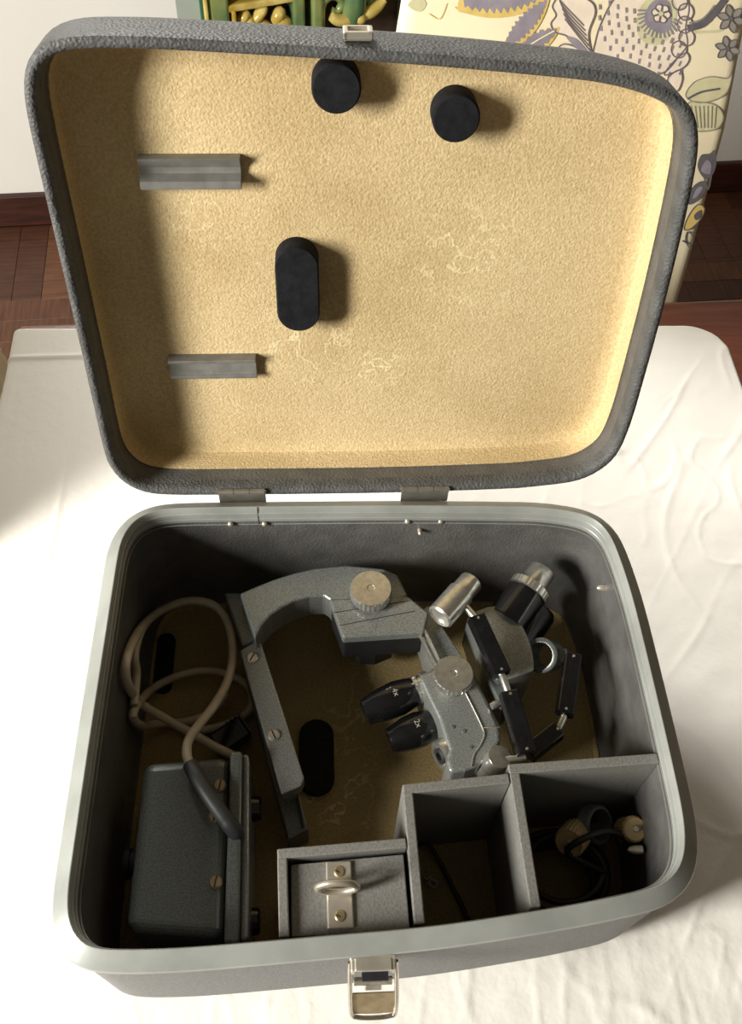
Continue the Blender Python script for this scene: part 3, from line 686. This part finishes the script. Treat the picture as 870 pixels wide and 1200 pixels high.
tag(b.build('black_cable', M['cord']), 'coil of black cable filling the right-hand bin beneath the ivory sockets', 'cable')
pts = [at(490, 988, .022), at(498, 987, .024), at(508, 997, .020), at(519, 1015, .016), at(530, 1038, .014), at(541, 1060, .014), at(549, 1078, .016)]
b = MB(); b.tube(spline(pts, 8), .0019, 10); tag(b.build('thin_cord', M['cord']), 'thin dark cord lying on the felt of the middle bin', 'cord')
pts = [at(494, 1022, .013), at(500, 1030, .016), at(505, 1027, .014), at(504, 1036, .015), at(510, 1040, .013), at(512, 1034, .017), at(506, 1031, .016), at(500, 1036, .013)]
b = MB(); b.tube(spline(pts, 6), .0008, 6); tag(b.build('scrap_of_string', M['cable']), 'small knotted scrap of pale string beside the thin cord', 'string')
# ------------------------------------------------------------------ chairs
def chair_at(name, label, origin, yaw, w, m, low=-.32, topz=.40, rake=.12):
    """origin: foot of the back's front face at table height; local -y is the front of the chair (the seat side)"""
    t = thing(name, label, 'chair', (origin[0], origin[1], FZ)); R = Matrix.Rotation(yaw, 3, 'Z'); O = Vector(origin)
    def P(x, y, z): return O + R @ Vector((x, y + rake * z, 0)) + Vector((0, 0, z))
    def sec(z, ww, th):
        k = .018; h = ww / 2; pts = []
        for (cx, cy, a0) in ((h - k, k, -90), (h - k, th - k, 0), (-h + k, th - k, 90), (-h + k, k, 180)):
            for i in range(6):
                a = math.radians(a0 + 18 * i); pts.append(P(cx + k * math.cos(a), cy + k * math.sin(a), z))
        return pts
    b = MB(); b.rings([sec(low, w * 1.02, .065), sec(-.1, w, .068), sec(.1, w * .968, .066), sec(.27, w * .885, .064), sec(topz - .03, w * .85, .060), sec(topz, w * .82, .04)]); back = b.build('backrest', m, t)
    b = MB(); c = O + R @ Vector((0, -.20, 0)); b.box((c.x, c.y, -.315), w * 1.02, .42, .10, R); b.build('seat', m, t, bevel=.02, segs=3)
    b = MB(); b.box((c.x, c.y, -.42), w, .40, .12, R); b.build('skirt', m, t, bevel=.006)
    for sx in (-1, 1):
        for sy in (-.37, -.02):
            q = O + R @ Vector((sx * w * .43, sy, 0)); b = MB(); b.box((q.x, q.y, (FZ - .47) / 2), .036, .036, abs(FZ + .47), R); b.build('leg', M['tablewood'], t, bevel=.003)
    return t, back, P, R
ch, chback, CPt, CR = chair_at('dining_chair', 'high-backed dining chair in cream floral slipcover behind the table', (.288, .838, 0), .0, .49, M['cream'])
chair_at('dining_chair', 'plain beige covered chair at the left edge beside the table', (-.492, .415, 0), PI / 2, .49, M['beige'], topz=.30, rake=.10)

# printed flowers on the floral slipcover: flat patches of colour lying on its front
n0 = (CR @ Vector((0, -1, 0)) + Vector((0, 0, .12))).normalized(); o0 = CPt(0, 0, 0)
def onchair(x, y, lift):
    d = ray(x, y); t = ((o0 + n0 * lift - CP).dot(n0)) / d.dot(n0); return CP + d * t
prn = {}
def patch(pts, m, lift=.0010):
    b = prn.setdefault(m, MB()); b.add([onchair(x, y, lift) for x, y in pts], [tuple(range(len(pts)))])
def line(pts, w, m='print_line', lift=.0018, smooth=True):
    q = spline([(x, y, 0) for x, y in pts], 5) if smooth and len(pts) > 2 else [Vector((x, y, 0)) for x, y in pts]
    L_, R_ = [], []; k = len(q)
    for i, p in enumerate(q):
        d = (q[min(i + 1, k - 1)] - q[max(i - 1, 0)]); d = Vector((-d.y, d.x, 0)).normalized() * w / 2
        L_.append(p + d); R_.append(p - d)
    b = prn.setdefault(m, MB())
    b.add([onchair(p.x, p.y, lift) for p in L_ + R_], [(i, i + 1, k + i + 1, k + i) for i in range(k - 1)])
def blob(pts, m, lift=.0010, outline=None, w=1.6):
    q = spline([(x, y, 0) for x, y in pts], 6, True); patch([(p.x, p.y) for p in q], m, lift)
    if outline: line([(p.x, p.y) for p in q] + [(q[0].x, q[0].y)], w, outline, lift + .0006, False)
def serrated(a, c, wid, n, m, lift, rim=None):
    """a leaf from a to c with toothed sides"""
    a = Vector((*a, 0)); c = Vector((*c, 0)); d = c - a; s = Vector((-d.y, d.x, 0)).normalized(); pts = []
    for sg in (1, -1):
        seq = range(n + 1) if sg == 1 else range(n, -1, -1)
        for i in seq:
            t = i / n; ww = wid * math.sin(PI * min(1, t * .92 + .06)) ** .8; p = a + d * t
            pts.append(p + s * sg * ww); 
            if i < n and sg == 1 or (i > 0 and sg == -1): pts.append(p + d * (.5 / n) * sg + s * sg * ww * .62)
    if rim:
        blob([(p.x + (p.x - (a.x + c.x) / 2) * .16, p.y + (p.y - (a.y + c.y) / 2) * .22) for p in pts[::2]], rim, lift - .0005)
    patch([(p.x, p.y) for p in pts], m, lift)
# large flower head
blob([(697, 72), (699, 45), (708, 20), (722, -4), (742, -20), (775, -28), (800, -12), (808, 8), (804, 32), (806, 52), (796, 66), (780, 84), (757, 88), (725, 84)], 'print_pale', .0008, 'print_line', 1.8)
for (x, y, r) in ((797, 2, 9), (804, 14, 9), (803, 29, 9), (805, 44, 9), (796, 58, 9)):
    blob([(x + r * math.cos(a), y + r * 1.1 * math.sin(a)) for a in [2 * PI * i / 8 for i in range(8)]], 'print_pale', .0011, 'print_line', 1.5)
blob([(779, 88), (790, 72), (804, 62), (808, 70), (800, 80)], 'print_pale', .0013, 'print_line', 1.5)
blob([(783, 92), (796, 82), (800, 92), (795, 106), (788, 104)], 'print_pale', .0013, 'print_line', 1.5)
blob([(747, 36), (750, 10), (768, -8), (786, -4), (793, 14), (788, 38), (772, 52), (756, 50)], 'print_green', .0014)
blob([(756, 26), (760, 8), (772, -2), (784, 2), (788, 18), (784, 36), (770, 38)], 'print_violet', .0019)
for i in range(16):
    a = PI * (.12 + .95 * i / 15); line([(774 + 17 * math.cos(a), 16 + 17 * math.sin(a)), (774 + 27 * math.cos(a), 18 + 27 * math.sin(a))], 2.0, 'print_violet', .0022, False)
for i in range(6):
    a = 2 * PI * i / 6 + .2; cx, cy = 775 + 7 * math.cos(a), 16 + 7 * math.sin(a)
    blob([(cx + 4.2 * math.cos(t), cy + 4.2 * math.sin(t)) for t in [2 * PI * k / 6 for k in range(6)]], 'print_pale', .0026, 'print_line', 1.2)
blob([(775 + 3 * math.cos(t), 16 + 3 * math.sin(t)) for t in [2 * PI * k / 6 for k in range(6)]], 'print_green', .0034)
for rr, nn in ((33, 9), (42, 12), (52, 14), (62, 15), (72, 16)):
    for i in range(nn):
        a = PI * (.18 + .86 * i / (nn - 1)) + .05 * (rr % 3); x, y = 778 + rr * 1.05 * math.cos(a), 14 + rr * .98 * math.sin(a)
        if x < 702 or y > 86 or x > 800: continue
        line([(x, y), (x - 4 * math.cos(a) * .6 - 2, y + 6)], 3.2 if rr % 2 else 2.6, 'print_violet' if rr > 45 else 'print_grey', .0016, False)
# rose-grey acanthus petal left of it
blob([(694, 68), (690, 40), (698, 14), (690, 0), (662, -8), (648, 6), (652, 18), (646, 28), (652, 38), (664, 42), (674, 52), (684, 62)], 'print_pale', .0012, 'print_line', 1.8)
for k in range(6): line([(692 - k * 1.5, 60 - k * 6), (676 - k * 4, 40 - k * 8), (662 - k * 1.5, 22 - k * 6)], 1.3, 'print_line', .0021)
blob([(652, 62), (660, 52), (676, 56), (690, 70), (680, 80), (660, 72)], 'print_pale', .0012, 'print_line', 1.6)
blob([(664, 44), (676, 46), (690, 62), (680, 60)], 'print_violet', .0022)
# leaves with ochre edges
serrated((544, 4), (648, -14), 20, 13, 'print_violet', .0018, 'print_ochre')
serrated((594, 54), (640, 0), 12, 10, 'print_violet', .0022, 'print_ochre')
serrated((610, 60), (652, 34), 11, 6, 'print_violet', .0022, 'print_ochre')
line([(613, 58), (632, 46), (650, 36)], 1.6, 'cream', .0030)
blob([(478, 6), (490, -4), (500, 4), (492, 14)], 'print_green', .0008)
line([(503, 16), (516, 22), (524, 4)], 1, 'print_ochre', .0012); line([(533, 8), (540, 12), (548, 0)], 1, 'print_ochre', .0012)
# branch, small flowers, pale leaves, dark buds, ochre curl
line([(806, 33), (824, 28), (840, 12), (852, -4)], 8, 'print_dark', .0016); line([(808, 27), (824, 22), (838, 6)], 2, 'print_grey', .0022)
line([(812, 38), (838, 37), (848, 34)], 3, 'print_green', .0012)
for fx, fy, r in ((857, 22, 17), (853, 57, 15)):
    for i in range(6):
        a = 2 * PI * i / 6 + .3; t = Vector((math.cos(a), math.sin(a), 0)); s = Vector((-t.y, t.x, 0)); c = Vector((fx, fy, 0))
        q = [c + t * 2, c + t * r * .55 + s * r * .26, c + t * r, c + t * r * .55 - s * r * .26]; blob([(p.x, p.y) for p in q], 'print_grey', .0014, 'print_dark', 1.3)
    blob([(fx + 3 * math.cos(t), fy + 3 * math.sin(t)) for t in [2 * PI * k / 6 for k in range(6)]], 'print_dark', .0026)
blob([(804, 112), (812, 98), (824, 92), (836, 90), (852, 92), (858, 88), (852, 108), (836, 118), (816, 120)], 'print_green', .0010, 'print_grey', 1.3)
line([(806, 116), (822, 108), (844, 104)], 2.4, 'print_dark', .0020)
blob([(806, 122), (824, 120), (840, 124), (848, 136), (842, 150), (824, 154), (808, 150)], 'print_green', .0012, 'print_grey', 1.3)
for k in range(7): line([(810 + k * 5, 124), (814 + k * 4, 150)], 1.2, 'print_grey', .0020, False)
blob([(818, 196), (822, 182), (832, 180), (838, 176), (840, 190), (836, 204), (826, 209)], 'print_dark', .0014)
blob([(822, 200), (828, 188), (834, 192), (832, 204)], 'print_violet', .0020)
blob([(806, 238), (810, 222), (820, 213), (827, 214), (826, 226), (814, 238)], 'print_dark', .0014)
blob([(812, 232), (818, 220), (824, 220), (818, 230)], 'print_violet', .0020)
line([(826, 208), (830, 222), (834, 206)], 2, 'print_dark', .0022)
blob([(802, 268), (808, 252), (818, 240), (826, 244), (822, 256), (810, 268)], 'print_ochre', .0012, 'print_dark', 1.3)
blob([(814, 252), (822, 246), (822, 254), (816, 258)], 'print_dark', .0022)
line([(800, 282), (810, 286), (812, 276), (806, 272), (804, 282), (808, 290)], 1.6, 'print_dark', .0020)
for k, bm_ in prn.items():
    o = bm_.build('printed_pattern', M[k], chback); o['kind'] = 'stuff'

# ------------------------------------------------------------------ green glazed lattice pedestal
GA = math.radians(20); GR = Matrix.Rotation(GA, 3, 'Z')
g0 = aty(237, 20, 1.44); GO = Vector((g0.x, 1.44, FZ))       # its left front edge on the floor
ped = thing('lattice_pedestal', 'green and yellow glazed ceramic pedestal with pierced scrollwork by the back wall', 'pedestal', tuple(GO))
def gp(x, y, z): return GO + GR @ Vector((x, y, 0)) + Vector((0, 0, z))
GW, GH = .46, .82
gz0 = (aty(330, 0, 1.46).z - FZ)                              # height seen at the top of the picture
def gbox(x0, x1, y0, y1, z0, z1, m, name, bevel=.006, parent=None):
    b = MB(); b.box(gp((x0 + x1) / 2, (y0 + y1) / 2, (z0 + z1) / 2), x1 - x0, y1 - y0, z1 - z0, GR); return b.build(name, M[m], parent or ped, bevel=bevel, segs=3)
gbox(0, GW, .05, .20, 0, GH, 'hollow_shade', 'shade_core', .004)  # solid dark block, its colour standing for the shaded inside behind the openings
gbox(-.002, .012, 0, .21, 0, GH, 'glaze_dkgreen', 'side_panel', .003)
gbox(GW - .012, GW + .002, 0, .21, 0, GH, 'glaze_dkgreen', 'side_panel', .003)
gbox(-.01, GW + .01, -.01, .22, GH, GH + .03, 'glaze_green', 'cap')
gbox(-.01, GW + .01, -.01, .22, 0, .05, 'glaze_green', 'plinth')
gbox(.004, .012, -.006, .03, .05, GH, 'glaze_yellow', 'edge_bead', .003)
gbox(.014, .052, -.002, .045, .05, GH, 'glaze_green', 'post')
gbox(.176, .200, -.002, .045, .05, GH, 'glaze_green', 'post')
gbox(.214, .236, -.004, .045, .05, GH, 'glaze_green', 'post')
gbox(GW - .05, GW - .012, -.002, .045, .05, GH, 'glaze_green', 'post')
H0 = gz0 - .077
for zc in (H0 + .052, H0 + .072 + .06, H0 - .23):
    gbox(.048, .180, .000, .040, zc, zc + .014, 'glaze_yellow', 'rail', .004)
gbox(.056, .064, -.004, .03, H0 - .22, H0 + .056, 'glaze_yellow', 'inner_bead', .003)
def gtube(pts, r, m, name, y=.012):
    b = MB(); q = spline([gp(x, y, z) for x, z in pts], 7); n = len(q); b.tube(q, [r * (.55 + .45 * math.sin(PI * min(1, .12 + i / n))) for i in range(n)], 12); return b.build(name, M[m], ped)
def gpetal(x, z, rx, rz, ang, m='glaze_yellow', name='petal', y=.014):
    b = MB(); c, s = math.cos(ang), math.sin(ang); rings = []
    for i in range(1, 8):
        th = PI * i / 8; ring = []
        for k in range(14):
            ph = 2 * PI * k / 14; lx_ = rx * math.cos(th); lz_ = rz * math.sin(th) * math.cos(ph); ly_ = .014 * math.sin(th) * math.sin(ph)
            ring.append(gp(x + lx_ * c - lz_ * s, y + ly_, z + lx_ * s + lz_ * c))
        rings.append(ring)
    b.rings(rings); return b.build(name, M[m], ped)
for dz in (0, -.16):
    B_ = H0 + dz
    for (x, z, rx, rz, a) in ((.082, .036, .014, .010, .6), (.096, .022, .020, .011, -.9), (.112, .034, .022, .010, .7), (.104, .010, .016, .009, .1), (.122, .014, .014, .008, -.4),
                              (.150, .026, .018, .013, .9), (.158, .014, .020, .012, -.3), (.146, .006, .016, .010, .2), (.166, .006, .016, .009, -.6)):
        gpetal(x, B_ + z, rx, rz, a)
    gtube([(.236, B_ - .02), (.236, B_ + .03), (.250, B_ + .048), (.270, B_ + .046), (.280, B_ + .030), (.270, B_ + .016), (.258, B_ + .020)], .011, 'glaze_green', 'scroll')
    gtube([(.372, B_ + .036), (.356, B_ + .050), (.338, B_ + .044), (.334, B_ + .028), (.344, B_ + .018), (.354, B_ + .022)], .010, 'glaze_green', 'scroll')
    gtube([(.300, B_ - .01), (.304, B_ + .03), (.308, B_ + .07)], .026, 'glaze_green', 'stem')
    gtube([(.254, B_ + .012), (.270, B_ + .002), (.296, B_ + .000), (.310, B_ + .004)], .012, 'glaze_yellow', 'leaf', .004)
    gtube([(.310, B_ + .002), (.330, B_ + .006), (.350, B_ + .014), (.366, B_ + .026)], .013, 'glaze_yellow', 'leaf', .004)
    gpetal(.312, B_ + .002, .012, .012, 0, y=-.002, name='boss')
